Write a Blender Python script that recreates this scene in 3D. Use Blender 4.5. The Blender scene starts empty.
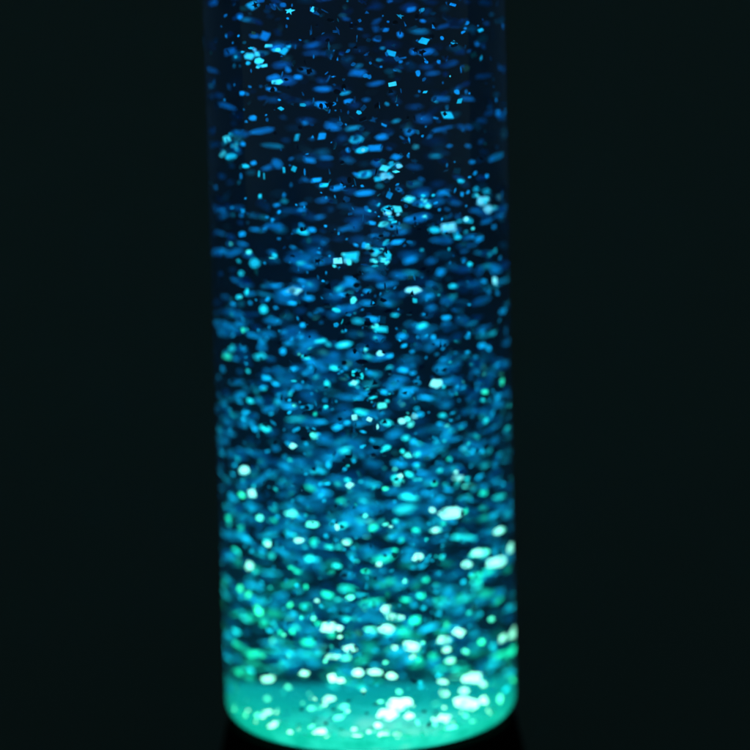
import bpy, bmesh, math, random
from mathutils import Vector, Matrix, Quaternion, noise as mnoise
random.seed(7)
C = bpy.context
S = C.scene
COL = S.collection

# ------------------------------------------------------------------ render, view
S.render.engine = 'CYCLES'
cy = S.cycles
cy.use_denoising = True
cy.max_bounces = 14
cy.transmission_bounces = 12
cy.glossy_bounces = 6
cy.diffuse_bounces = 2
cy.volume_bounces = 1
cy.sample_clamp_indirect = 3.0
cy.sample_clamp_direct = 0.0
cy.blur_glossy = 0.3
S.view_settings.view_transform = 'Standard'
S.view_settings.look = 'None'
S.view_settings.exposure = 0.0
S.view_settings.gamma = 1.0
S.render.resolution_x = S.render.resolution_y = 1024

# ------------------------------------------------------------------ materials
def new_mat(name):
    m = bpy.data.materials.new(name); m.use_nodes = True
    nt = m.node_tree; nt.nodes.clear()
    out = nt.nodes.new('ShaderNodeOutputMaterial')
    return m, nt, out

def principled(name, col, rough, metal=0.0, noise=0.0, scale=60, bump=0.0, spec=0.5):
    m, nt, out = new_mat(name)
    p = nt.nodes.new('ShaderNodeBsdfPrincipled')
    p.inputs['Roughness'].default_value = rough
    p.inputs['Metallic'].default_value = metal
    p.inputs['Specular IOR Level'].default_value = spec
    p.inputs['Base Color'].default_value = (*col, 1)
    if noise or bump:
        tc = nt.nodes.new('ShaderNodeTexCoord')
        n = nt.nodes.new('ShaderNodeTexNoise'); n.inputs['Scale'].default_value = scale
        n.inputs['Detail'].default_value = 4
        nt.links.new(tc.outputs['Object'], n.inputs['Vector'])
    if noise:
        r = nt.nodes.new('ShaderNodeMapRange')
        r.inputs['To Min'].default_value = 1 - noise; r.inputs['To Max'].default_value = 1 + noise
        nt.links.new(n.outputs['Fac'], r.inputs['Value'])
        mx = nt.nodes.new('ShaderNodeVectorMath'); mx.operation = 'SCALE'
        mx.inputs[0].default_value = col
        nt.links.new(r.outputs['Result'], mx.inputs['Scale'])
        nt.links.new(mx.outputs['Vector'], p.inputs['Base Color'])
    if bump:
        b = nt.nodes.new('ShaderNodeBump'); b.inputs['Strength'].default_value = bump
        b.inputs['Distance'].default_value = 0.0005
        nt.links.new(n.outputs['Fac'], b.inputs['Height']); nt.links.new(b.outputs['Normal'], p.inputs['Normal'])
    nt.links.new(p.outputs['BSDF'], out.inputs['Surface'])
    return m

FLAKE_ROUGH = 0.40
def flake_mat(name, col):
    m, nt, out = new_mat(name)
    p = nt.nodes.new('ShaderNodeBsdfPrincipled')
    p.inputs['Metallic'].default_value = 1.0
    p.inputs['Base Color'].default_value = (*col, 1)
    tc = nt.nodes.new('ShaderNodeTexCoord')
    n = nt.nodes.new('ShaderNodeTexNoise'); n.inputs['Scale'].default_value = 3.0
    nt.links.new(tc.outputs['Object'], n.inputs['Vector'])
    r = nt.nodes.new('ShaderNodeMapRange')
    r.inputs['To Min'].default_value = FLAKE_ROUGH - .06; r.inputs['To Max'].default_value = FLAKE_ROUGH + .06
    nt.links.new(n.outputs['Fac'], r.inputs['Value'])
    nt.links.new(r.outputs['Result'], p.inputs['Roughness'])
    # crinkled foil
    ge = nt.nodes.new('ShaderNodeNewGeometry')
    n2 = nt.nodes.new('ShaderNodeTexNoise'); n2.inputs['Scale'].default_value = 2600; n2.inputs['Detail'].default_value = 2
    nt.links.new(ge.outputs['Position'], n2.inputs['Vector'])
    bp = nt.nodes.new('ShaderNodeBump'); bp.inputs['Strength'].default_value = .8; bp.inputs['Distance'].default_value = .00012
    nt.links.new(n2.outputs['Fac'], bp.inputs['Height']); nt.links.new(bp.outputs['Normal'], p.inputs['Normal'])
    nt.links.new(p.outputs['BSDF'], out.inputs['Surface'])
    return m
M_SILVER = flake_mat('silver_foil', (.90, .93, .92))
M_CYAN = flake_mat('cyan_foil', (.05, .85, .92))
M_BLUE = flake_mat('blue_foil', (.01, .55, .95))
M_SHADE_TONE = flake_mat('shade_tone_foil', (.03, .08, .13))  # near-black tone painted in for flakes that catch no light
M_DIM_TEAL = flake_mat('dimmed_teal_foil', (.02, .62, .48))  # darker, greener tone: weaker glow on the low flakes put into the colour
M_DIM_PETROL = flake_mat('dimmed_petrol_foil', (.005, .34, .50))  # deeper tone for dim low flakes, their lack of light painted in
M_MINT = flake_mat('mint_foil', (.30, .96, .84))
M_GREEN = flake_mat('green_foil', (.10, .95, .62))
def foil(b, x, y):  # tint stepped by brightness and height, so part of the light is painted in
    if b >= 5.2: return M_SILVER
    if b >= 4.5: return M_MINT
    if b >= 3.7: return M_DIM_TEAL if random.random() < (y - 470) / 150 else M_CYAN
    if random.random() < (y - 400) / 200: return M_DIM_PETROL if random.random() < .7 else M_DIM_TEAL
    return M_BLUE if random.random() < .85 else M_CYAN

N_GLASS, N_LIQ = 1.47, 1.36
m_glass, nt, out = new_mat('clear_glass')
g = nt.nodes.new('ShaderNodeBsdfGlass'); g.inputs['IOR'].default_value = N_GLASS
g.inputs['Roughness'].default_value = 0.0
nt.links.new(g.outputs[0], out.inputs['Surface'])

m_liq, nt, out = new_mat('blue_liquid')
g = nt.nodes.new('ShaderNodeBsdfGlass'); g.inputs['IOR'].default_value = N_LIQ / N_GLASS
g.inputs['Roughness'].default_value = 0.0
nt.links.new(g.outputs[0], out.inputs['Surface'])
va = nt.nodes.new('ShaderNodeVolumeAbsorption')
AR, AG, AB = 14.0, 9.8, 3.0
va.inputs['Density'].default_value = AR
va.inputs['Color'].default_value = (0.0, 1 - AG / AR, 1 - AB / AR, 1)
vs = nt.nodes.new('ShaderNodeVolumeScatter')
vs.inputs['Density'].default_value = .3
vs.inputs['Color'].default_value = (.01, .45, 1, 1)
vs.inputs['Anisotropy'].default_value = 0.0
ad = nt.nodes.new('ShaderNodeAddShader')
nt.links.new(va.outputs[0], ad.inputs[0]); nt.links.new(vs.outputs[0], ad.inputs[1])
nt.links.new(ad.outputs[0], out.inputs['Volume'])

# lit diffuser lens under the liquid
m_dif, nt, out = new_mat('lit_diffuser')
em = nt.nodes.new('ShaderNodeEmission')
tc = nt.nodes.new('ShaderNodeTexCoord')
ln = nt.nodes.new('ShaderNodeVectorMath'); ln.operation = 'LENGTH'
sb = nt.nodes.new('ShaderNodeVectorMath'); sb.operation = 'SUBTRACT'; sb.inputs[1].default_value = (.004, -.016, 0)
nt.links.new(tc.outputs['Object'], sb.inputs[0]); nt.links.new(sb.outputs[0], ln.inputs[0])
nz = nt.nodes.new('ShaderNodeTexNoise'); nz.inputs['Scale'].default_value = 190; nz.inputs['Detail'].default_value = 5
nt.links.new(tc.outputs['Object'], nz.inputs['Vector'])
mr = nt.nodes.new('ShaderNodeMapRange')
mr.inputs['From Min'].default_value = .0; mr.inputs['From Max'].default_value = .038; mr.inputs['To Max'].default_value = .70
nt.links.new(ln.outputs['Value'], mr.inputs['Value'])
am = nt.nodes.new('ShaderNodeMath'); am.operation = 'MULTIPLY_ADD'
am.inputs[1].default_value = .9; nt.links.new(nz.outputs['Fac'], am.inputs[0])
nt.links.new(mr.outputs['Result'], am.inputs[2])
cr = nt.nodes.new('ShaderNodeValToRGB')
cr.color_ramp.elements[0].position = .36; cr.color_ramp.elements[0].color = (.24, 1.15, .82, 1)
cr.color_ramp.elements[1].position = 1.0; cr.color_ramp.elements[1].color = (.004, .66, .44, 1)
e = cr.color_ramp.elements.new(.72); e.color = (.02, .95, .66, 1)
nt.links.new(am.outputs[0], cr.inputs['Fac'])
nt.links.new(cr.outputs['Color'], em.inputs['Color']); em.inputs['Strength'].default_value = 1.0
nt.links.new(em.outputs[0], out.inputs['Surface'])

m_base = principled('black_base_plastic', (.002, .002, .002), .9, noise=.3, scale=90, bump=.15, spec=.02)
m_cap = principled('brushed_cap_metal', (.25, .25, .26), .35, metal=1, noise=.1, scale=40)
m_wall = principled('dark_teal_wall', (.10, .12, .118), .95, noise=.06, scale=9, bump=.1, spec=.1)
m_table = principled('dark_table', (.05, .055, .055), .7, noise=.2, scale=14)

# ------------------------------------------------------------------ world: a nearly dark room
w = bpy.data.worlds.new('World'); S.world = w; w.use_nodes = True
bg = w.node_tree.nodes['Background']
bg.inputs['Color'].default_value = (.44, .84, .83, 1); bg.inputs['Strength'].default_value = .09

# ------------------------------------------------------------------ helpers
def link(name, me, mat=None, parent=None, smooth=False):
    o = bpy.data.objects.new(name, me); COL.objects.link(o)
    if mat: me.materials.append(mat)
    if smooth:
        for p in me.polygons: p.use_smooth = True
    if parent: o.parent = parent
    return o
def lathe(name, prof, seg=256, smooth_angle=None):
    """closed body of revolution; profile from axis bottom to axis top"""
    vs_, fs = [], []
    rows = []
    for r, z in prof:
        if r < 1e-7:
            rows.append([len(vs_)]); vs_.append((0, 0, z))
        else:
            rows.append(list(range(len(vs_), len(vs_) + seg)))
            for k in range(seg):
                a = 2 * math.pi * k / seg
                vs_.append((r * math.cos(a), r * math.sin(a), z))
    for A, B in zip(rows, rows[1:]):
        for k in range(seg):
            k2 = (k + 1) % seg
            if len(A) == 1 and len(B) > 1: fs.append((A[0], B[k2], B[k]))
            elif len(B) == 1 and len(A) > 1: fs.append((A[k], A[k2], B[0]))
            elif len(A) > 1: fs.append((A[k], A[k2], B[k2], B[k]))
    me = bpy.data.meshes.new(name); me.from_pydata(vs_, [], fs); me.update()
    return me
def fillet(r0, z0, rad, n=10):
    """quarter round from the flat bottom (r0-rad, z0) up to the wall (r0, z0+rad)"""
    return [(r0 - rad + rad * math.sin(t * math.pi / 2 / n), z0 + rad - rad * math.cos(t * math.pi / 2 / n)) for t in range(n + 1)]

# ------------------------------------------------------------------ the lamp
H = 0.235
RB, RT = 0.0389, 0.0387          # outer radius at foot and at top
WALL = 0.0020
ZB = -0.0056                      # underside of the glass
def rad(z): return RB + (RT - RB) * max(0, z) / H
lamp = bpy.data.objects.new('glitter_lamp', None); COL.objects.link(lamp)
lamp['label'] = 'clear cylindrical glitter lamp glowing blue to mint above its lit foot'
lamp['category'] = 'lamp'
prof = [(0, ZB)] + fillet(RB, ZB, .0055) + [(rad(z * H / 12), z * H / 12) for z in range(1, 13)] + [(RT - .004, H + .004), (0, H + .004)]
glass = link('glass_tube', lathe('glass_tube', prof), m_glass, lamp, True)
RL, ZL = RB - WALL, ZB + .0015
prof = [(0, ZL)] + fillet(RL, ZL, .0040) + [(rad(z * H / 12) - WALL, z * H / 12) for z in range(1, 12)] + [(rad(H) - WALL, H - .004), (0, H - .004)]
liquid = link('liquid', lathe('liquid', prof), m_liq, lamp, True)
# the lit lens: a shallow disc lying in the foot of the liquid
ZD = ZL + .0010
RD = RL - .0006
prof = [(0, ZL + .0005)] + [(RL - .0046, ZL + .0005)] + fillet(RD, ZL + .0006, .0036, 6)[2:5] + [(RD - .0013, ZD + .0009), (0, ZD + .0009)]
diff = link('light_diffuser', lathe('light_diffuser', prof, 128), m_dif, lamp, False)
# black foot the glass stands on (below the picture's lower edge, its rim beside the glass)
prof = [(0, -.128), (.062, -.128), (.064, -.126), (.046, -.040), (.0390, ZB - .0025), (.0380, ZB - .0006), (0, ZB - .0006)]
base = link('base', lathe('base', prof, 128), m_base, lamp)
prof = [(0, H + .0046), (.0415, H + .0046), (.042, H + .006), (.039, H + .035), (.036, H + .038), (0, H + .038)]
cap = link('cap', lathe('cap', prof, 128), m_cap, lamp)

# lamp optics: the collimated LED beam shining straight up through the liquid
ld = bpy.data.lights.new('led_beam', 'AREA')
ld.shape = 'DISK'; ld.size = 2 * RD - .006
ld.energy = 0.20
ld.color = (.34, 1.0, .52)
ld.spread = math.radians(24)
lo = bpy.data.objects.new('led_beam', ld); COL.objects.link(lo)
lo.location = (0, 0, ZD + .0013); lo.rotation_euler = (math.pi, 0, 0)
lo.parent = lamp

# ------------------------------------------------------------------ setting
me = bpy.data.meshes.new('wall')
me.from_pydata([(-2, .16, -.13), (2, .16, -.13), (2, .16, 1.6), (-2, .16, 1.6)], [], [(0, 3, 2, 1)][:1]); me.update()
wl = link('wall', me, m_wall); wl['kind'] = 'structure'
me = bpy.data.meshes.new('table_top')
me.from_pydata([(-2, -1.6, -.1282), (2, -1.6, -.1282), (2, .1595, -.1282), (-2, .1595, -.1282)], [], [(0, 1, 2, 3)]); me.update()
tb = link('ground', me, m_table); tb['kind'] = 'structure'

# ------------------------------------------------------------------ camera
F = 2905.0                        # focal length in photo pixels (photo is 750 wide)
cam_d = bpy.data.cameras.new('camera'); cam = bpy.data.objects.new('camera', cam_d); COL.objects.link(cam)
S.camera = cam
cam_d.sensor_width = 36; cam_d.lens = 36 * F / 750
cam.location = (0, -.75, .229)
PITCH, YAW, ROLL = math.radians(10.75), math.radians(-.24), math.radians(-1.37)
cam.rotation_euler = (Matrix.Rotation(YAW, 4, 'Z') @ Matrix.Rotation(math.pi / 2 - PITCH, 4, 'X') @ Matrix.Rotation(ROLL, 4, 'Z')).to_euler()
cam_d.clip_start = .01; cam_d.clip_end = 50
FOCUS = .715
APER = .029                       # aperture diameter in metres
cam_d.dof.use_dof = True
cam_d.dof.focus_distance = FOCUS
cam_d.dof.aperture_fstop = (cam_d.lens / 1000) / APER
cam_d.dof.aperture_blades = 0
CM = cam.rotation_euler.to_matrix()
CP = Vector(cam.location)

# ------------------------------------------------------------------ where a ray of the lens travels inside the liquid
def refract(d, n, eta):
    c = -d.dot(n); k = 1 - eta * eta * (1 - c * c)
    if k < 0: return None
    return (d * eta + n * (eta * c - math.sqrt(k))).normalized()
def hit(P, D, off):
    t = 0.0; r = RB - off
    for _ in range(4):
        a = D.x ** 2 + D.y ** 2; b = P.x * D.x + P.y * D.y; c = P.x ** 2 + P.y ** 2 - r * r
        q = b * b - a * c
        if q < 0: return None
        t = (-b - math.sqrt(q)) / a
        r = rad((P + D * t).z) - off
    Q = P + D * t
    return Q, Vector((Q.x, Q.y, 0)).normalized()
def inside(x, y):
    D = (CM @ Vector(((x - 375) / F, (375 - y) / F, -1))).normalized()
    h = hit(CP, D, 0)
    if not h: return None
    Q, n = h; D1 = refract(D, n, 1 / N_GLASS)
    h = hit(Q, D1, WALL)
    if not h: return None
    Q2, n = h; D2 = refract(D1, n, N_GLASS / N_LIQ)
    if D2 is None: return None
    a = D2.x ** 2 + D2.y ** 2; r = rad(Q2.z) - WALL
    b = Q2.x * D2.x + Q2.y * D2.y; c = Q2.x ** 2 + Q2.y ** 2 - r * r
    t = (-b + math.sqrt(max(0, b * b - a * c))) / a
    if Q2.z + D2.z * t < ZD + .0014: t = (ZD + .0014 - Q2.z) / D2.z
    return Q2, D2, t
def clampx(x, y):
    cx = 355.5 + 15.5 * y / 700
    half = 151.5 - 2.5 * y / 700
    return max(cx - half + 4.5, min(cx + half - 4.5, x))
def place(x, y, d):
    q = abs(x - (355.5 + 15.5 * y / 700)) / 150
    if q > .55: d = min(d, 1 - 1.3 * (q - .55))
    if q > .55 and y < 560: d = min(d, .5)
    """a point in the liquid at depth share d (0 front .. 1 back) with the local size of a photo pixel"""
    x = clampx(x, y)
    while True:
        q = inside(x, y)
        if q and q[2] > .0009: break
        y -= 1
        if y < -20: return None
    Q, D, t = q
    tt = min(max(t * d, .0010), max(t - .0012, .0011))
    P = Q + D * tt
    def slope(dx, dy):
        for s in (1, -1):
            q2 = inside(x + s * dx, y + s * dy)
            if q2:
                t2 = (P - q2[0]).dot(D) / q2[1].dot(D)
                return (q2[0] + q2[1] * t2 - P) * s / max(dx, dy)
        return Vector((.00025, 0, 0))
    return P, D, slope(3, 0), slope(0, 3), tt

AL = FLAKE_ROUGH ** 2
def tilt_for(g):
    """angle off the mirror direction at which the foil shows the share g of its brightest glint"""
    g = min(max(g, 2e-4), .97)
    k = AL * AL / math.sqrt(g)
    c2 = (1 - k) / (1 - AL * AL)
    return math.acos(math.sqrt(min(1, max(0, c2))))
LEV = [(0, .003), (1, .02), (1.5, .04), (2, .07), (2.5, .11), (3, .16), (3.5, .22), (4, .33), (4.5, .62), (5, 2.0), (5.5, 6), (6, 16), (6.5, 24)]
def level(b):
    for (a, u), (c, v) in zip(LEV, LEV[1:]):
        if b <= c: return u + (v - u) * (b - a) / (c - a)
    return 9
PEAK = 36.0

def poly(kind):
    return [(a + random.uniform(-.17, .17), b + random.uniform(-.17, .17)) for a, b in poly0(kind)]
def poly0(kind):
    if kind == 'square': return [(-1, -1), (1, -1), (1, 1), (-1, 1)]
    if kind == 'diamond': return [(-1.15, 0), (0, -1.15), (1.15, 0), (0, 1.15)]
    if kind == 'hexagon': return [(1.1 * math.cos(a), 1.1 * math.sin(a)) for a in [math.pi / 3 * k for k in range(6)]]
    if kind == 'triangle': return [(-1.1, -.9), (1.1, -.9), (.1, 1.2)]
    if kind == 'star':
        rr = [1.5, .62, 1.15, .55, 1.35, .75, 1.0, .5, 1.45, .6]; aa = [0, .15, -.1, .05, .12, -.12, .1, 0, -.1, .1]
        return [(rr[k] * math.cos(math.pi * k / 5 + .3 + aa[k]), rr[k] * math.sin(math.pi * k / 5 + .3 + aa[k])) for k in range(10)]
    if kind == 'shard': return [(-1.1, -.5), (.2, -1.1), (1.2, -.2), (.7, .9), (-.8, 1.0)]
THICK = .00006
UNIT = {}
def unit_mesh(kind, mat):
    k = (kind, mat.name, random.randrange(5))
    if k not in UNIT:
        p = poly(kind); n = len(p)
        v = [(a, b, -.5) for a, b in p] + [(a, b, .5) for a, b in p]
        f = [tuple(range(n))[::-1], tuple(range(n, 2 * n))] + [(i, (i + 1) % n, n + (i + 1) % n, n + i) for i in range(n)]
        me = bpy.data.meshes.new('glitter_flake'); me.from_pydata(v, [], f); me.update(); me.materials.append(mat)
        UNIT[k] = me
    return UNIT[k]

def solve(x, y, w, h, b, d, kind=None, rot=None):
    r = place(x, y, d)
    if r is None: return None
    P, D, ex, ey, t = r
    V = -D
    L = Vector((-P.x * .25, -P.y * .25, -max(.02, P.z - ZD))).normalized()
    hv = (V + L).normalized()
    # blur of the lens at this depth, in photo pixels
    dist = (P - CP).length
    dist = (P - CP).dot(-CM.col[2])
    ap = t / N_LIQ + (dist - t)
    blur = APER * abs(ap - FOCUS) / FOCUS / (dist / F)
    kp = .85 if b >= 5.5 else .55
    if kind == 'dark': w *= 1.3; h *= 1.2
    if d < .13 and y < 300 and kind != 'dark': w *= .85; h *= .82
    elif b >= 4.4 and y < 330: w *= 1.2; h *= 1.15
    sw = max(w - .75 * blur, kp * w, 1.6); sh = max(h - .75 * blur, kp * h, 1.6)
    boost = min((w * h) / (sw * sh), 2.6)
    delta = tilt_for(level(b) * boost / (PEAK * math.exp(-(13 if b >= 4.6 else 9) * P.z)))
    az = random.uniform(0, 2 * math.pi)
    # a tilt sideways keeps the flake's face turned to the lens
    side = Vector((1, 0, 0)); up = hv.cross(side).normalized(); side = up.cross(hv).normalized()
    if kind == 'dark': hv = (V + Vector((random.uniform(-.3, .3), 0, random.uniform(.5, 1.1)))).normalized(); delta = 0
    ax = (side * math.cos(az) + up * math.sin(az))
    n = Matrix.Rotation(delta, 3, ax) @ hv
    if n.dot(V) < .25:
        n = Matrix.Rotation(-delta, 3, ax) @ hv
    # flake axes in its plane, following picture right / down
    u = (ex - n * ex.dot(n)).normalized()
    v = n.cross(u).normalized()
    if rot is None: rot = random.uniform(-.35, .35)
    else: rot = math.radians(rot)
    u2 = u * math.cos(rot) + v * math.sin(rot); v2 = n.cross(u2)
    def px_len(a):          # photo pixels covered by one metre along a
        mx = ex.normalized(); my = (ey - mx * ey.dot(mx)); my.normalize()
        return math.hypot(a.dot(mx) / ex.length, a.dot(my) / max(ey.length, 1e-5))
    pu, pv = px_len(u2), px_len(v2)
    su = min(max(sw / 2 / max(pu, 1800), .00016), .0036 if b > 6.4 else .0024 if w > 20 else .0015); sv = min(max(sh / 2 / max(pv, 1800), .00016), .0032 if b > 6.4 else .0021 if b > 5.4 else .0014)
    R = min(su, sv)
    lim = rad(P.z) - WALL - .0004 - max(su, sv)
    if P.z < ZL + .004: lim -= .0012
    q = math.hypot(P.x, P.y)
    if q > lim:
        P = Vector((P.x * lim / q, P.y * lim / q, P.z))
    zmin = ZD + .0012 + sv * abs(v2.z) + su * abs(u2.z)
    if P.z < zmin: P.z = zmin
    M = Matrix(((u2.x * su, v2.x * sv, n.x * THICK, P.x), (u2.y * su, v2.y * sv, n.y * THICK, P.y), (u2.z * su, v2.z * sv, n.z * THICK, P.z), (0, 0, 0, 1)))
    return M

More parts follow.
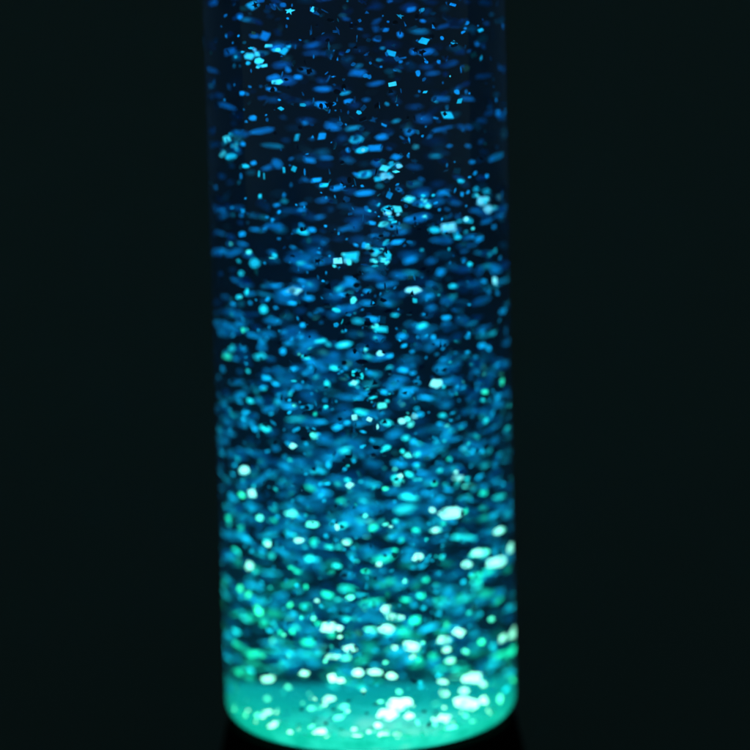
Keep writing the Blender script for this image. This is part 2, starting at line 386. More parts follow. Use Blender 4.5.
# photo pixel x, y, footprint w, h, brightness 0-6.5, depth share, [shape, rotation]
FL = """
253 5 14 12 4 .4;255 5 5 6 0 .08 dark;240 17 8 7 3 .3;250 20 22 8 2 .8;255 36 12 7 3 .5;265 36 10 11 3 .4;226 36 4 6 3 .2;273 6 8 6 2 .5;283 5 8 6 3 .3;289.5 11 7 6 5 .14 star;277 47 18 8 3 .6;284 51 10 12 4 .3;249 56 11 8 5 .3;251 48 7 5 4 .05 star;248 63 6 6 4 .2;259 61 9 7 5 .2;259 66 7 5 4 .1;262 54 9 8 1 .6;239 55 6 9 1 .4;234 66 5 6 1 .3;240 66 4 5 1.5 .2;273 78 15 9 3 .5;277 82 11 6 5 .2;269 89 9 6 3 .4;275 89 5 5 2 .2;288 70 8 8 2 .4;298 77 11 7 3 .4;242 93 7 6 3.5 .2;247 94 6 5 2 .3;263 98 12 5 2 .5;227 106 22 13 1.7 .8;303 105 7 5 4 .05;303 94 2 6 2 .05;209 86 7 6 1.3 .5;214 82 3 9 1.3 .2;229 87 5 9 1 .4;312 45 18 6 3 .7;313 53 22 6 2 .8;
314 9.5 8 7.5 5 .12 shard;347.5 1 4 3 4 .05;346 19 10 5 1.3 .6;338 20 2 5 2 .03;338 31 3 10 1.5 .1;311 32 3 6 1.5 .05;329 46 3 12 2 .05;331 57 4 7 1.5 .1;348 51 5 8 2 .05;376 29 8 8 1.2 .5;377 40 9 6 1.3 .4;360 29 5 10 1 .4;400 16 7 5 4 .1 star;400 34.5 8 8 3 .4;391 53 10 6 4 .2;397 59 7 6 3 .05;403 58 8 3 2 .2;379 60 8 5 1.5 .3;358 73 17 9 3 .6;323 89 18 8 3.3 .6;345 93 12 6 2.2 .4;348 101 10 6 3.5 .3;337 92 6 5 0 .1 dark;322 105 16 10 3 .4;329 105 6 7 0 .05 dark;334 104 5 6 3.5 .1;376 83.5 18 10 1.5 .6;392.5 84 9 6 5 .1;366 100 9 6 1.5 .5;387 104 7 5 1.7 .3;401 91 2 6 2 .02;
411 9.5 10 7 2.5 .4;422 10 6 5 3 .2;453 4.7 8 4 3.3 .05 square;423 21 9 5 2.3 .4;433 26.5 4 6 3 .05 triangle;445 26 18 7 1.5 .8;420 31.5 18 8 2.8 .7;424 41 9 7 4 .15;442 38 5 6 3.3 .1;454.5 43 8 8 3.6 .03 diamond 0;467 23 6 6 3 .05;465 28 5 5 3.5 .05;463 32 6 4 3.5 .05;480.5 30 9 7 3.7 .1;504 26 5 10 2.2 .3;426 52 20 9 3.3 .6;422 52 5 6 0 .1 dark;415 50 4 5 0 .1 dark;413 52 8 9 2 .5;439 62 5 5 3 .2;450 64 22 9 1.5 .8;426 67 15 8 1.5 .7;461 69 3 10 2 .1;481 58 4 8 2.7 .2;469 51 7 6 1.2 .4;418 73 6 7 3 .15;450 76 2.5 2.5 5 .02;425 92 5 3.5 4 .02 square;466 92 4 7 2.3 .3;458 88 10 7 1.3 .5;460 101 7 7 3.8 .02 square -8;496 100 3 7 2.3 .2;435 101 5 8 1.5 .3;414 107 18 6 1.8 .8;484 76 18 8 1 .8;
253 118 10 7 3.5 .25;266 115 4 3 2 .05;267 120 5 6 1.5 .1;305 123 9 10 1.5 .4;263 130.5 30 9 3 .9;238 132 9 4 1.7 .4;297 137 6 9 2 .3;227 139 8 7 5 .2;231 142 8 7 3 .3;243 144 8 7 3.5 .3;236 148 12 6 2.5 .5;231 156 14 14 4 .3;227 158 6 6 4.3 .1;245 166 10 7 4.3 .2;253.5 163 8 6 3 .3;273 146 24 8 2 .9;241 176 4 7 2.5 .2;259 174 4 9 3 .1;264 176 3 9 2.5 .1;267 168 15 7 1.8 .6;284 170 4 7 2.3 .15;294 169 6 7 2.3 .15;212 145 9 8 1.3 .5;222 176 12 9 1.3 .6;260 196 5 6 3.7 .15;284 195 6 7 1.7 .3;309 160 14 8 2.3 .5;305 180 12 7 1.7 .5;291 185 5 8 1.2 .3;
359 112.5 6 6 4.3 .1;322 136 9 8 2.7 .25;353 128 18 7 2.3 .6;384 125 6 7 2.7 .15;396 121 12 6 1.8 .5;408 133 10 8 2.3 .4;356 139 16 10 4 .4;348 150 6 7 2 .3;362 150 13 9 4 .3;363 150 5 5 5.3 .05;375 148 15 8 3.3 .4;326 158 18 7 2 .6;396 157 15 8 3.6 .4;382 161 8 6 4 .2;384 168 10 10 5 .2;390 165 8 9 4 .2;396 171.5 9 4 5 .05;385 176 14 10 5.3 .3;378 179 9 7 4 .3;364 174.5 19 10 4 .45;355 182 2 10 2 .02;316 180 12 6 3.3 .3;324 185 10 6 3.7 .2;337 188 17 8 3.2 .4;323 200 17 12 1.8 .7;364.5 193 22 10 3.5 .5;389 195 7 8 3 .15;399 189 8 7 2.7 .2;409 199 12 8 5 .4;
447.5 115 12 9 4 .2;445 114 4 4 0 .05 dark;447 107 6 6 2.5 .2;436 118 7 3 2 .2;498 113 8 11 3.5 .4;505 113 7 11 3.5 .4;442 129 22 8 1.6 .8;463 130 6 6 1.5 .3;470 128 8 7 1.8 .4;422.5 136 4 4 3.5 .02;410 131 15 7 2.4 .5;408 156 4 6 2.3 .2;449 146 9 6 2 .3;468 146 8 9 1.6 .4;481 142 10 9 1.3 .5;436 156 15 9 1.6 .6;492 159 9 9 2 .4;472 162 10 7 2 .3;447 165 4 7 1.8 .1;414 167 18 7 1.4 .7;414 184 16 8 2.3 .6;461 181 9 10 3 .25;475 173 6 7 2.7 .2;481 178 14 7 2.3 .5;487 176 6 6 3.3 .2;445 193 16 4 2.3 .3 -35;462 194 6 7 3.3 .2;468 192 5 6 3 .2;476 189 10 8 3.7 .4;486 191 12 10 4.3 .4;484 201 11 9 5.5 .3;424 195 12 7 2.7 .5;421 203 22 9 3.5 .6;428 206 8 6 5 .3;502 195 2 16 2 .1;
418 218 26 11 3.3 .8;408 219 10 9 2.5 .5;488 209 8 8 5.5 .3;475 209 16 7 3 .5;502.5 209 14 10 3.3 .5;466 219 7 7 5.5 .1;467 220 11 9 3.3 .4;487 220.5 15 9 3.2 .5;494 227 8 6 3.2 .3;449 227 16 8 5.5 .4;435 230 14 9 4 .4;438 240 19 9 3.3 .7;442 219 4 8 2.5 .1;458 237 10 8 4.3 .3;469 237 20 8 3.6 .5;479 239 11 12 3.4 .4;464 246 20 7 2.7 .7;449 249 4 5 2.7 .2;495 251 7 8 2.8 .3;500 258 3 9 2 .2;422 250 6 6 1.7 .3;470 264 9 7 4 .2;462 269 24 11 3.2 .7;484 267 18 10 2.7 .7;441 272 11 11 2.8 .5;410 260 16 9 2.7 .6;410 273 18 8 3 .7;453 286 13 10 3.6 .4;452 297.5 14 15 3.5 .5;467 286 11 11 2.7 .5;484 281 8 8 3.6 .3;495 281 7 11 5.3 .2;489 292 6 9 2 .3;413 290 14 6 5.5 .3;429 296 13 8 2.7 .5;415 300.5 6 6 3.3 .1;431 284 13 7 1.7 .6;503 311 11 11 3.4 .4;
219 209 18 10 3 .8;243 211 6 6 3.5 .2;279 212 5 6 3 .2;272.5 220 6 7 3.3 .2;267 217 6 5 1.8 .2;302 210 12 8 3.2 .5;288 210 18 7 1.8 .7;242 234 11 8 3.6 .3;280 229 16 12 1.4 .7;230 244 10 10 1.3 .6;303 232 15 8 4 .4;303 229 6 5 0 .08 dark;312 230 10 8 3.2 .4;249 252 7 6 4.5 .2;254.5 263 13 13 4 .4;272 252 14 8 3.5 .5;241 273 9 8 4 .3;234 280 9 7 2 .4;301 263 11 7 2.7 .4;302 281 12 6 2.3 .5;225 297 12 8 3.4 .5;239 297 10 6 4.3 .2;247 292 6 10 3.8 .15;241 297 3 3 5 .02;233 304 8 7 3 .3;250 303 6 6 2.3 .3;267.5 299 6 7 3.2 .2;290 291 20 11 3.6 .5;294.5 290.5 14 8 5.8 .3;292 303 10 7 3 .3;308.5 298 14 8 3.3 .5;263.7 309.5 11 12 4 .35;
319 217 14 7 1.8 .6;344 229 15 8 1.8 .5;363 218 2 10 2.5 .02;367 209 7 8 2 .2;350 214 6 4 1.8 .03;387 209 12 9 4 .3;389 208.5 5 4 0 .05 dark;397.5 209 8 7 4.5 .2;391 216.5 9 4 4.3 .1;394 222 8 4 3.7 .1;383 224 10 8 4.5 .2;372 223 9 6 3.3 .3;392 227 12 7 3.3 .5;402.5 232 16 8 2.4 .6;386 242.5 7 10 4 .2;397 242 13 8 3.4 .4;364 245 6 9 3 .2;375 251 14 9 4 .4;388 254 9 8 4 .2;385 261 8 7 5 .15;375 266 9 5 4 .1;338 260.5 12 8 5.8 .08 square 5;351 256 17 10 3.8 .4;349 262 6 7 5 .15;356 245 6 7 1.8 .3;323 243 10 7 1.8 .5;319 261 14 13 1.6 .5;318 261 5 7 0 .1 dark;400 276 20 7 3.3 .7;318 277 4 7 1.5 .05;326 273 4 6 1.7 .1;351 282 16 14 3 .5;356 276 7 7 0 .1 dark;339 289 12 9 2.8 .5;381 286 13 7 2.6 .5;367 291 9 8 2 .4;353.5 300 7 8 5 .15;367 303 18 7 3.3 .6;388 303 20 8 2.7 .7;336 310 10 7 3.9 .15;347.5 295 6 4 0 .08 dark;
252 314.5 18 7 1.8 .7;239.5 324 13 8 3 .4;243 330 7 8 4.2 .2 green;233 335 6 8 2.6 .3;233 347 8 12 2.6 .4;243 347 7 14 2.4 .4;258.5 330 5 4 2.8 .1;263 335 10 8 1.9 .4;262 342 11 7 2.5 .4;283 332 10 6 2.2 .4;302.5 325 8 10 3.5 .3;301 337 10 8 2.8 .4;291.5 339 6 5 2 .2;227 356 13 12 4.2 .4 green;260 356 15 10 3.7 .45;283 351 10 11 3.4 .4;306 357.5 11 6 4.3 .15;223 369 8 9 2 .4;248 371 6 9 3 .3;293 369 11 7 3.4 .35;294 381 8 3 3.8 .05 -30;213 377 5 13 2 .4;236 382 20 9 2.4 .7;267 378 12 8 3.2 .3;276 384 11 7 3 .3;250 400.5 10 9 4 .35;272 403.5 24 12 4 .5;260 400 14 10 3 .6;294 405.5 7 5 4.5 .1;290 394 6 7 2 .2;309 407 10 7 3 .4;217 395 6 10 2 .4;
336 325 6 6 3.5 .05;342 322 2 7 2.8 .02;348 324 6 5 0 .08 dark;368 323.5 7 6 0 .08 dark;388 311 8 6 0 .08 dark;358 321 14 7 3.2 .6;372.5 319 16 8 3.2 .5;375 326 8 5 4.5 .1;381 329 15 8 4 .3;395 315 10 8 2.5 .4;402.5 336 14 9 3.3 .5;320.4 341 14 7 4 .3;344.3 344.5 18 11 4 .5;344.3 344.5 6 4 4.8 .2;380.5 353.5 8 7 5.5 .15;390 356 10 8 3.6 .3;368 356.5 12 8 3.2 .4;367 349 10 7 2.6 .4;334.3 368 11 8 4 .3;346 368 7 6 3 .3;354 383 12 9 4 .2;354 382.5 8 6 5.8 .1;357 374 8 7 0 .03 dark;353.5 373 5 8 4 .05;361.5 376 5 8 4 .05;327 384 8 10 4.2 .3;369.5 373 10 7 3.2 .4;371 384 18 14 2.7 .7;403 370 12 8 3.2 .4;399 379 22 11 3.2 .7;372 393 8 6 0 .05 dark;362 362 10 6 0 .05 dark;375 401 7 3 0 .05 dark;384 392 10 8 3.3 .3;406 392 14 14 3 .5;405 393 6 5 0 .05 dark;346 397 22 9 2.8 .7;364 394 11 7 3 .4;373 397.5 10 4 4 .1;382 405.5 11 8 4.7 .2;387 401 7 6 3.8 .2;355 399 6 6 3.5 .2;325.5 407 7 6 4 .1;360 412 16 9 3.8 .4;
446.7 317.6 13 8 3.6 .35;424.7 314.7 7 3 2.5 .2;422.5 325.7 14 9 4.2 .45;433.5 337 7 8 3.5 .3;440 342.5 18 14 3 .6;433 344 5 4 0 .1 dark;429 348 14 12 2 .6;476 318 16 10 1.8 .6;467.6 336.4 6 7 3.3 .3;482.6 331.5 7 9 2.5 .4;482 345.5 11 12 3.6 .35;489 348.4 9 8 3.6 .3;506 331 4 14 1.5 .4;498 364.5 8 13 3.3 .3;501.7 382 8 12 4.2 .25 green;505 363 6 8 2.3 .3;446.7 369 28 14 2.6 .8;444.5 370 7 6 0 .1 dark;413 373 10 8 3.3 .3;417 382 10 8 2.8 .3;416.6 383 4 4 0 .05 dark;436 383.6 14 9 6 .2;443.7 386.5 6 5 4.2 .2;426 397.5 20 10 2.8 .5;457 386.5 4 9 2.6 .2;452 394.6 5 5 3.2 .2;471 364 4 5 2.3 .1;478 372 6 12 1.8 .4;485 391.7 11 10 4 .25 green;483 400 8 5 4 .2;470 395 10 10 2.2 .5;498 397.5 7 13 3.3 .3;416.6 409 9 9 3 .3;419.5 414.7 10 8 3.6 .3;
244.6 413 8 8 3.4 .35;253 416 16 10 2.7 .6;296 419 22 11 3 .7;303 413 5 5 0 .08 dark;265 428 14 14 3.7 .35;266 426 5 6 0 .05 dark;255 428.6 9 9 3 .4;312 435 6 7 5 .15;275.4 448.4 12 13 2.5 .5;292.7 446 9 6 5.7 .1;306 443.7 7 6 3 .2;241.6 451 15 14 2.4 .6;238 458.6 7 7 3 .3;235 465 8 7 2.8 .3;244 470 11 10 6.2 .2;270 474 20 12 3.4 .6;280 465 24 9 2.5 .8;283.5 480.6 4 6 2.6 .2;222 453 8 8 2.5 .35;216 431 6 12 2.4 .4;227 413 8 12 1.8 .5;241.7 495 10 9 4.5 .25 green;252 493 8.5 8 6.2 .15;254 486 6 7 3 .2;231 496 9 10 2.8 .4;275 505 6 7 2.8 .25;220 473 7 22 2 .5;308 453.5 10 5 2 .4;313 472 6 8 3.4 .3;310.6 488 14 8 2.3 .5;
318 434 7 7 3 .25;315 414 6 7 3.2 .2;320.4 409.5 6 5 0 .08 dark;320 422 18 7 3 .5;339.5 419 5 5 0 .08 dark;337 427 13 8 3.3 .4;347 422.7 9 8 3.4 .3;361.5 412.5 16 8 3.8 .5;354.4 417.3 6 6 6.2 .03 square 5;369.5 419 6.5 6 6.2 .03 diamond;377.6 426.4 2.5 6 6 .02;387 422.7 14 10 4 .4;402 421 9 7 5.5 .15;407.7 419 7 9 4.7 .1;394.8 420.5 4 7 0 .05 dark;393 434.5 20 11 3 .7;406 438 11 9 3.7 .35;346 450 18 11 4 .5;363 431.5 8 6 2.5 .1;386.4 447.7 11 8 4.3 .2;383 451 7 3 4.3 .05;402.5 451 7 6 4.2 .2;408.4 455 13 8 4.6 .3;399 464 20 9 3.4 .6;354 461 6 7 2.8 .2;370 461.6 13 8 1.8 .5;328.5 464.5 8 12 3.6 .3;321 471 14 9 3.2 .4;314.5 470.5 8 8 2.8 .3;333 457 10 7 2.8 .4;344.6 469 6 6 3 .2;396.7 478.5 13 11 4 .25;400 476 7 7 5.8 .1;396.7 479 6 6 0 .04 dark;409 474 11 10 4.2 .25;349.7 485 9 7 5.5 .08 diamond 0;347.5 480 9 7 3.7 .3;361 481.5 8 8 3.2 .3;374 485 18 11 3.6 .5;385.4 488.5 8 7 4.2 .2 green;320.4 484 7 6 3 .2;321 496 9 6 3.3 .25 -30;341 501 12 9 2.2 .5;409 497 20 13 4.3 .5;405 505.6 16 8 3.8 .6;
442 415.4 10 8 4 .3;440 424 10 7 3 .35;446.7 425.7 6 6 4.5 .2;451 430 9 9 3.8 .3;452.5 413 5 7 2.6 .2;457.7 417.6 5 5 2.4 .3;413.7 441 10 8 3.6 .35;436.4 442 10 7 3.6 .3;444.5 441 6 5 3.2 .2;417.4 454 9 8 4 .25;416 464 10 8 3.6 .3;486 420.5 8 9 3.8 .3;493 413 4 12 2.8 .3;464 448.4 13 9 2.8 .4;473.8 451.3 12 13 3.6 .35;482 451.3 7 10 3.4 .25;499.5 454 8 7 2.8 .35;449.3 458.7 7 7 3.5 .25;440 463 12 7 3 .3;439.8 470.4 9 8 3.7 .3;440 455 6 5 0 .08 dark;454 469.7 9 11 4.2 .3;457.7 477.7 15 8 5.4 .3;446 485 10 9 4.3 .3;434.2 483.3 9 8 4.2 .3;480.4 476.3 11 10 3.6 .4;483.3 493 12 9 3.7 .4;499.5 480.7 9 9 3 .4;499.5 496.8 16 14 4 .4;474 489 8 8 2.8 .4;464.3 499 18 12 4 .5;439 499 16 9 3 .6;
228.3 518.3 9 9 4.2 .3;244.5 517 21 13 3.5 .6;259.6 517.6 10 12 4.8 .25;291.4 514 16 12 4.8 .4;240.8 528 9 9 3 .4;274 520.5 9 8 1.9 .4;289 534.5 10 8 3.3 .35;298.7 540.3 11 6 5.8 .15 15;313.4 541.8 11 9 4 .35;266.5 542.5 12 10 4.4 .3;267.5 544 7 6 5.8 .1;312 524.2 15 12 5 .3;312.7 523.5 4 4 0 .05 dark;225.4 535 14 14 2.8 .6;238 535 12 12 2.8 .6;235.7 550.6 10 17 3.7 .5;271.6 555.7 9 8 2.9 .4;262 555 8 7 2.6 .4;249.3 565.7 12 15 5.3 .35;249.3 565.7 6 8 6 .15;309 558.7 12 10 4.1 .35;291.4 567.5 10 6 4 .25;297 571 11 11 3 .4;271 573 22 11 2.9 .8;305 547 9 8 3 .4;240 588.7 9 10 4.2 .35 green;248 594.6 9 14 4.3 .35 green;306 586.5 8 8 4 .25;260.6 588 9 10 3.2 .4;263.5 601 12 12 3.6 .45;290 605 9 10 4.4 .3 green;317 600.5 8 7 5.2 .15;224.7 594 10 18 3 .5;238 605 20 12 3.2 .6;257 607 12 7 4.2 .3 green;305.3 606.3 14 10 4 .4;225 578 12 18 2.2 .6;251 579 16 10 2.5 .6;298 591 14 9 2.6 .6;
365 515.7 7 7 4.7 .15;385.5 524.2 9 6 4.6 .15;390.7 526.4 6 4 5.3 .05;395.8 521 9 10 4.2 .3;332 524.2 7 7 3.3 .1;332 524.2 4 5 0 .03 dark;341.5 525.7 16 11 4 .4;336.8 526.8 4 7 6 .05;341.5 526.4 5 5 0 .05 dark;373 528 12 11 4.3 .35;371.6 533 5 4 0 .05 dark;362 526.4 13 14 2.8 .6;346.7 541.8 12 9 4.5 .3;346 542.5 6 6 5.6 .1;326 536 7 6 3.3 .2;329 547 12 8 4 .25;392 536.7 10 8 3.6 .35;401 540.3 8 9 3.8 .3;394.3 550 8 8 4 .3;415.6 530 10 8 4 .35;383.3 558.7 26 13 4 .6 15;379 563.8 8 7 5.3 .15;368.7 556.5 16 10 3 .6;351.8 555 12 9 3 .5;314.4 559.4 14 10 3.4 .5;356 561.6 8 7 3.7 .3;337 566 12 8 4 .35;331 572.6 9 7 4.4 .25;340 572 6 6 0 .05 dark;365 571 11 9 3.8 .2;365.7 571 5 5 0 .05 dark;417.8 556.5 9 8 5.8 .2;405.3 580.7 8 7 5 .15;381.9 583.6 30 11 4 .7;347.4 588 22 9 3.8 .6;361.3 595.3 16 7 3.5 .4;327.6 594.6 17 10 3.9 .45 -20;371.6 602.7 26 12 3.9 .7 20;387.7 594 8 9 3.8 .2;386 608.8 10 9 6 .2;406 599.7 12 10 3.8 .45;405.3 509 24 14 3.9 .6 20;418.5 595 7 9 3.8 .3;
432.3 510 7 6.5 6.2 .15;451 513 29 13 6.5 .3 5;462 513 5 9 0 .05 dark;465.6 511 8 10 4.4 .2;435.5 530 15 12 4.5 .4;435.5 530 9 7 6 .2;481 519 18 13 3.8 .5;443 523.5 8 7 3 .3;464.9 537.4 30 12 4 .7 20;499.3 530.5 20 11 4.7 .4 35;499.3 530.5 14 7 6.3 .25 35;511 547.7 10 13 6.3 .25;479.5 552.8 23 12 5 .3 10;477.3 552.8 17 9 6.2 .15 10;466.3 564.5 11 9 6.3 .2 20;497 562.3 24 10 5.8 .4 25;484 572.6 24 9 4 .6 25;471.5 575.5 7 7 4.6 .25 green;419.4 556.5 8 7 6.2 .2;442 557 8 7 4.2 .3;422.3 566 10 9 3.4 .4;425.3 580 9 7 3.2 .4;479.5 580.7 6 9 3.5 .3;453 599.7 40 11 4.1 .8;488.3 594 28 12 3.8 .8;457 592.4 3 6 0 .2 dark;468.5 594 3 8 0 .2 dark;421.6 596 10 9 3.8 .4;426.7 539.6 6 5 4.2 .15;
259 611.7 12 12 4.4 .4 green;251 618.3 12 14 4 .5;264 622 13 14 3.7 .5;225.3 628 9 14 3 .5;236.3 631.5 10 9 3.4 .45;280.3 632.3 8 8 4.2 .2;284 635 6 4 4.9 .05;292 631.5 8 10 4.4 .15;273.7 623.5 7 8 3.4 .3;235.5 643.3 11 11 4.1 .4;253.9 653.5 22 15 4.4 .5;262.7 655.7 9 8 4.5 .3 green;308 642.5 16 10 4 .55;306 654.3 26 16 3.3 .8;279.5 652.8 14 16 3.2 .7;318.4 653.5 7 10 3.6 .35;290 654 10 10 3.3 .5;313.3 618.3 7 7 4.8 .2;317.7 623.5 9 7 4.4 .3;328 627 13 10 6.4 .2;268.5 678.5 20 8 6.2 .3;304.5 673 11 7 5.8 .25 20;251 669.7 9 9 3.3 .4;239 672 9 9 3.8 .4;288 686.5 8 8 4.5 .4;267 698 10 8 4.8 .5;267.8 711.6 16 9 5.3 .4;268.3 724.4 14 10 6 .3;241.7 714.8 14 9 4.9 .4 -30;250.7 721.2 10 7 4.9 .3;259.8 726.5 10 6 5 .3;283.8 733 11 7 5.8 .1 triangle;283.3 726.5 3 6 5 .05;
346.5 619 13 9 4.3 .35;395 617 21 8 4.5 .4;391.3 617 8 6 5.8 .2;401 617 7 6 5.5 .2;414.7 620.5 14 13 4.3 .45;338.5 627.9 9 7 5.6 .2;340 636.7 5.5 4.5 6.3 .05;332 635 10 7 4.1 .4;370.7 630 16 10 4.7 .4;386.9 628.6 19 12 5.6 .3;403 631.5 18 12 3.8 .6;350.2 648.4 16 10 6 .25;332.6 656.5 16 11 5.3 .15;345.8 658 14 9 4.6 .4;325.3 661 6 5 5 .1;373.7 648.4 24 18 3.9 .9;395.7 647.7 10 8 5.2 .3;412.5 646.2 19 13 6.2 .3;422.8 642.5 7 6 4.8 .1;412.5 656.5 7 7 5.5 .1;419 659.4 8 8 4.4 .3;385.4 662.3 7 6 4.8 .2;357.5 672.6 11 8 5.7 .3;375.4 672 15 9 5.6 .3 -35;391.3 675.8 11 8 6.2 .25;332.6 677.7 9 9 6.3 .15;341 680.4 8 6 6.3 .1;363.4 690 5 4 5.6 .05;329.7 698.3 12 9 5.6 .35;407.4 701.2 13 11 6.5 .2;397 704 24 16 6.5 .3;388 714 22 12 6.5 .3;376 704 8 5 0 .1 dark;366.7 713 6 4 0 .1 dark;333 709.3 5 4 0 .1 dark;322 702.7 4 6 0 .1 dark;325.7 723.3 5 4 0 .1 dark;301.7 709.3 5 5 0 .1 dark;348.3 700.7 7 4 0 .1 dark;363.7 693.3 5 4 0 .1 dark;
298.3 725.3 8 9 5.3 .15;320.3 730.7 13 9 5.6 .4;322.3 742 18 4 5.8 .1;303.7 739.3 6 6 5.2 .2;356.3 738.7 11 10 5.6 .15;355.7 742 12 4 6.2 .1;369 731.3 7 6 5.2 .3;377.7 724.7 11 9 5.4 .4;384.6 733.7 12 8 6.3 .3;387 745.3 18 4 6.2 .1;315 698.7 4 6 5.2 .1;311.7 707.3 12 8 4.8 .5;344.3 706 12 7 4.8 .5;339 716.7 13 8 4.8 .5;
443 681.3 14 11 5.2 .2;444 692.7 11 10 6.3 .2;475 677.3 15 12 6.3 .25;466.3 678 8 8 5.6 .3;483 683.3 8 7 5.5 .25;464.3 690 14 12 5.2 .45;467.7 702.7 29 14 6.5 .3;483.7 700 10 10 6.3 .2;493 710 10 12 6.4 .2;409.7 715.7 10 8 6.1 .2;443.7 717.3 13 10 5.6 .45;399 736.7 10 9 5.8 .3;435 723.3 8 8 5 .4;443.7 734 8 6 5.1 .2;417.7 722 5 10 5 .3;480 721 20 5 4.9 .3 25;459 730 24 4 5 .2 15;398 744 18 3 6.2 .1;413.7 682 8 6 0 .1 dark;424.3 711.3 7 5 0 .1 dark;429 724.7 5 8 0 .1 dark;399 691.3 8 7 4.8 .3;
481.7 641.8 9 8 4.9 .3 green;491.3 619 9 9 4.8 .2;502.3 638 7 15 6 .25;514.7 632 10 16 6.4 .3;492.7 634.5 26 12 3.9 .7 20;447 625 9 8 4.2 .3 green;458.3 632.3 13 11 6.3 .25 15;443.6 639.6 11 8 6.2 .2;448 639.6 8 7 5.3 .3;446.5 649.6 9 7 5.6 .2;465.6 651.3 12 9 5 .2 15;450.2 660.4 15 10 5 .35 10;450.2 660.4 7 5 5.8 .15;433.3 656.5 13 11 4.1 .5;513.3 679 10 9 4.5 .4 green;500 698 8 14 4.6 .5;478 615.4 11 9 3.4 .5;492.7 645.5 8 9 3.3 .5
"""
flakes = []
for ln_ in FL.split(';'):
    f = ln_.split()
    if len(f) < 6: continue
    x, y, w_, h_, b, d = [float(v) for v in f[:6]]
    kind = None; rot = None
    for s in f[6:]:
        if s.lstrip('-').isdigit(): rot = float(s)
        else: kind = s
    flakes.append([x, y, w_, h_, b, d, kind, rot])

SH = ['square', 'hexagon', 'shard', 'hexagon', 'diamond']
def score(f): return f[2] * f[3] * (0.35 + min(f[4], 6)) if f[6] != 'dark' else f[2] * f[3] * 2.5
order = sorted(range(len(flakes)), key=lambda i: -score(flakes[i]))
solo = set(order[:300])

used = set()
def describe(f, shape):
    x, y, w_, h_, b, d, kind, rot = f
    low = y > 640
    if kind == 'dark': colr = 'dark'
    elif b >= 5.7: colr = 'glaring white'
    elif b >= 4.8: colr = 'pale mint' if y > 450 else 'pale cyan'
    elif b >= 3.9: colr = ('bright green teal' if y > 560 else 'bright teal') if y > 400 else 'bright cyan'
    elif b >= 3.0: colr = 'teal blue' if y > 450 else 'azure'
    elif b >= 2.0: colr = 'muted blue'
    else: colr = 'faint navy'
    size = 'large ' if w_ * h_ > 190 else ('small ' if w_ * h_ < 55 else '')
    if d < .12: form = 'crisp ' + {'shard': 'angular', 'star': 'star shaped', 'square': 'square', 'hexagon': 'six sided', 'diamond': 'diamond', 'triangle': 'triangular'}[shape]
    elif w_ > 1.9 * h_: form = 'long blurred'
    elif h_ > 1.25 * w_: form = 'upright blurred'
    elif w_ > 1.35 * h_: form = 'oval blurred'
    else: form = 'round blurred'
    cx = 355.5 + 15.5 * y / 700; q = (x - cx) / 150
    zone = ('at the left wall' if q < -.8 else 'far left' if q < -.52 else 'left of centre' if q < -.18 else 'near the centre line' if q < .18
            else 'right of centre' if q < .52 else 'far right' if q < .8 else 'at the right wall')
    for p in ('%d' % round(y / 7.5), '%.1f' % (y / 7.5)):
        s = f'{size}{colr} {form} flake, {p} percent down the photo, {zone}'
        if s not in used: break
    used.add(s)
    return s

rest_v, rest_f, rest_m = [], [], []
MATS = [M_SILVER, M_CYAN, M_BLUE, M_GREEN, M_MINT, M_SHADE_TONE, M_DIM_TEAL, M_DIM_PETROL]
def add_rest(M, shape, mat):
    p = poly(shape); n = len(p); o = len(rest_v)
    for z in (-.5, .5):
        for a, b in p: rest_v.append((M @ Vector((a, b, z)))[:])
    rest_f.append(tuple(o + i for i in range(n))[::-1]); rest_f.append(tuple(o + n + i for i in range(n)))
    for i in range(n): rest_f.append((o + i, o + (i + 1) % n, o + n + (i + 1) % n, o + n + i))
    rest_m.extend([MATS.index(mat)] * (n + 2))

for i in order:
    f = flakes[i]
    shape = f[6] if f[6] in ('star', 'square', 'diamond', 'triangle', 'hexagon') else ('star' if f[6] == 'dark' and random.random() < .6 else random.choice(SH))
    if f[2] > 17 and f[6] is None: shape = random.choice(('hexagon', 'shard'))
    mat = M_GREEN if f[6] == 'green' else M_SHADE_TONE if f[6] == 'dark' else foil(f[4], f[0], f[1])
    M = solve(*f)
    if M is None: continue
    if i in solo:
        o = bpy.data.objects.new('glitter_flake', unit_mesh(shape, mat)); COL.objects.link(o)
        o.matrix_world = M
        o['label'] = describe(f, shape); o['category'] = 'glitter flake'
        o['group'] = 'glitter flakes drifting in the lamp liquid'
    else:
        add_rest(M, shape, mat)

# the countless smaller and dimmer flakes between them
def dens(y): return .55 + .45 * min(1, max(0, (y - 120) / 300))
n_fill = 0
while n_fill < 1250:
    y = random.uniform(-40, 690)
    if random.random() > dens(y): continue
    cx = 355.5 + 15.5 * y / 700
    x = cx + random.uniform(-148, 148)
    if random.random() > .25 + .75 * min(1, max(0, .5 + 1.6 * mnoise.noise(Vector((x / 34, y / 26, 3.3))))): continue
    d = random.random()
    b = random.choice((.3, .6, 1, 1, 1.5, 1.5, 1.5, 2, 2, 2.6)) + (.5 if y > 330 else 0)
    k = random.uniform(.7, 1.3)
    w_, h_ = (4.5 + 11 * d) * k, (4.2 + 5.5 * d) * k
    b -= .8 if y < 200 else 0
    M = solve(x, y, w_, h_, b, d)
    if M is None: continue
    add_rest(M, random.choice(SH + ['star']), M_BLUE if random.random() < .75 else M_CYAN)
    n_fill += 1
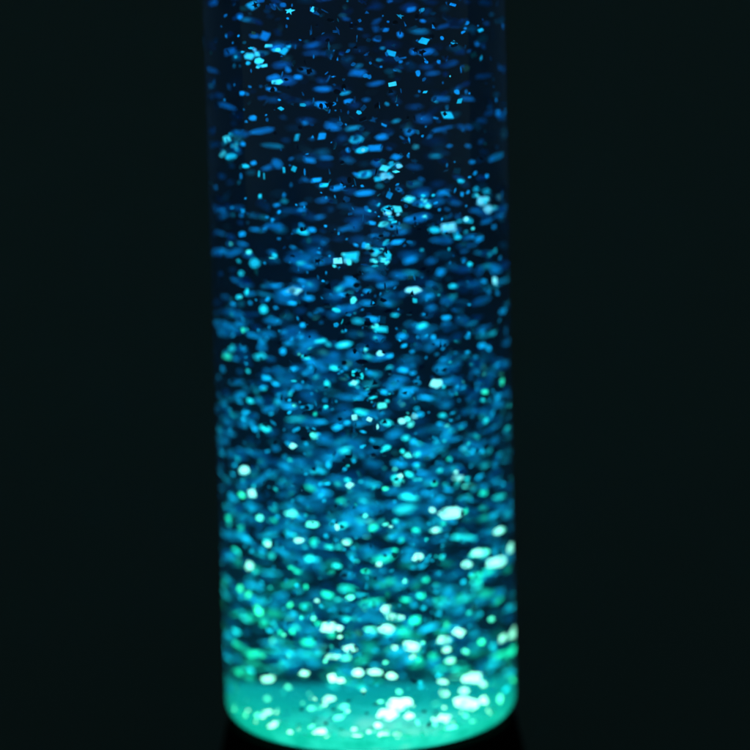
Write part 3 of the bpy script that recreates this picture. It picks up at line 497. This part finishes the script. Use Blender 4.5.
for _ in range(560):                       # tiny specks and slivers close behind the glass, many edge on or coloured dark as if unlit
    y = random.uniform(-20, 660); cx = 355.5 + 15.5 * y / 700
    x = cx + random.gauss(0, 70)
    if abs(x - cx) > 140: continue
    dark = random.random() < (.25 if y < 220 else .5)
    k = random.uniform(.8, 1.6)
    if random.random() < .3: w_, h_ = 1.2, 5.5 * k
    elif dark and y > 220 and random.random() < .4: w_, h_ = random.uniform(3.5, 5) * k, random.uniform(3, 4.2) * k
    else: w_, h_ = random.uniform(2.2, 4.2) * k, random.uniform(2, 4) * k
    M = solve(x, y, w_, h_, random.choice((1.5, 2.5, 3, 3.5)), random.uniform(.01, .16), 'dark' if dark else None)
    if M is None: continue
    add_rest(M, random.choice(SH + ['star', 'triangle']), M_SHADE_TONE if dark else M_BLUE)
n_back = 0
while n_back < 900:                       # dim ones deep in the liquid, melting into one another
    y = random.uniform(60, 672)
    if random.random() > min(1, .04 + max(0, y - 200) / 360): continue
    x = 355.5 + 15.5 * y / 700 + random.uniform(-146, 146)
    if random.random() > .2 + .8 * min(1, max(0, .5 + 1.5 * mnoise.noise(Vector((x / 40, y / 28, 8.1))))): continue
    M = solve(x, y, random.uniform(12, 24), random.uniform(9, 15), random.uniform(1.6, 2.9) - (.5 if y > 540 else 0), random.uniform(.6, .98))
    n_back += 1
    if M is not None: add_rest(M, random.choice(SH), random.choice((M_BLUE, M_BLUE, M_DIM_PETROL, M_DIM_TEAL if y > 560 else M_BLUE)))
for _ in range(600):                       # flakes turned every way, above and behind too
    a = random.uniform(0, 2 * math.pi); z = random.uniform(.004, H - .01)
    r = math.sqrt(random.random()) * (rad(z) - WALL - .0018)
    s = random.uniform(.0004, .0010)
    R3 = Quaternion([random.gauss(0, 1) for _ in range(4)]).normalized().to_matrix().to_4x4()
    M = Matrix.Translation((r * math.cos(a), r * math.sin(a), z)) @ R3 @ Matrix.Diagonal((s, s * random.uniform(.5, 1), THICK, 1))
    add_rest(M, random.choice(SH + ['star']), random.choice((M_MINT, M_CYAN, M_BLUE, M_BLUE)))
for cx_, cy_, n_ in ((270, 716, 9), (250, 712, 6), (300, 734, 8), (325, 738, 7), (356, 738, 6), (385, 738, 8), (398, 706, 9), (440, 722, 6), (470, 705, 8), (485, 715, 6), (340, 710, 6), (315, 700, 5), (420, 738, 5)):
    for _ in range(n_):                    # bright crumbs heaped at the foot
        M = solve(cx_ + random.gauss(0, 9), min(744, cy_ + random.gauss(0, 4)), random.uniform(2.5, 7), random.uniform(2, 5), random.uniform(4.4, 6), random.uniform(.1, .6))
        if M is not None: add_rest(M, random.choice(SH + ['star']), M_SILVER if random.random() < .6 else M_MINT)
for cx_, cy_, n_ in ((386, 168, 9), (378, 254, 8), (424, 201, 8), (485, 202, 9), (251, 58, 7), (283, 50, 4), (342, 260, 5), (229, 150, 7), (450, 231, 8), (390, 212, 6), (466, 222, 4), (356, 378, 4), (407, 420, 5), (400, 477, 5), (455, 475, 5)):
    for _ in range(n_):                    # small knots of glinting flakes
        y = cy_ + random.gauss(0, 6); b = random.uniform(3.7, 5.4)
        M = solve(cx_ + random.gauss(0, 9), y, random.uniform(3.5, 8), random.uniform(3, 6), b, random.uniform(.12, .5))
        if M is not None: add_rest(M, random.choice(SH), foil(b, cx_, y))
for _ in range(80):                       # low over the far side of the lit lens
    y = random.uniform(646, 684)
    M = solve(371 + random.uniform(-140, 140), y, random.uniform(8, 18), random.uniform(4, 8), random.uniform(1.5, 3), random.uniform(.7, .97))
    if M is not None: add_rest(M, random.choice(SH), M_DIM_TEAL)
for _ in range(260):                       # settled on the lit lens at the foot, lying nearly flat
    a = random.uniform(0, 2 * math.pi); rr = math.sqrt(random.random()) * (RD - .005)
    s_ = random.uniform(.0003, .0008)
    M = Matrix.Translation((rr * math.cos(a), rr * math.sin(a), ZD + .0013 + random.random() ** 3 * .006)) @ \
        Matrix.Rotation(random.uniform(0, 6.28), 4, 'Z') @ Matrix.Rotation(random.gauss(0, .35), 4, 'X') @ Matrix.Diagonal((s_, s_ * random.uniform(.6, 1), THICK, 1))
    add_rest(M, random.choice(SH + ['star']), random.choice((M_MINT, M_CYAN, M_DIM_TEAL)))
me = bpy.data.meshes.new('fine_glitter'); me.from_pydata(rest_v, [], rest_f)
for m in MATS: me.materials.append(m)
me.polygons.foreach_set('material_index', rest_m); me.update()
fg = bpy.data.objects.new('fine_glitter', me); COL.objects.link(fg)
fg['kind'] = 'stuff'; fg['category'] = 'glitter'
fg['label'] = 'countless small dim blue glitter specks filling the gaps between the brighter flakes'
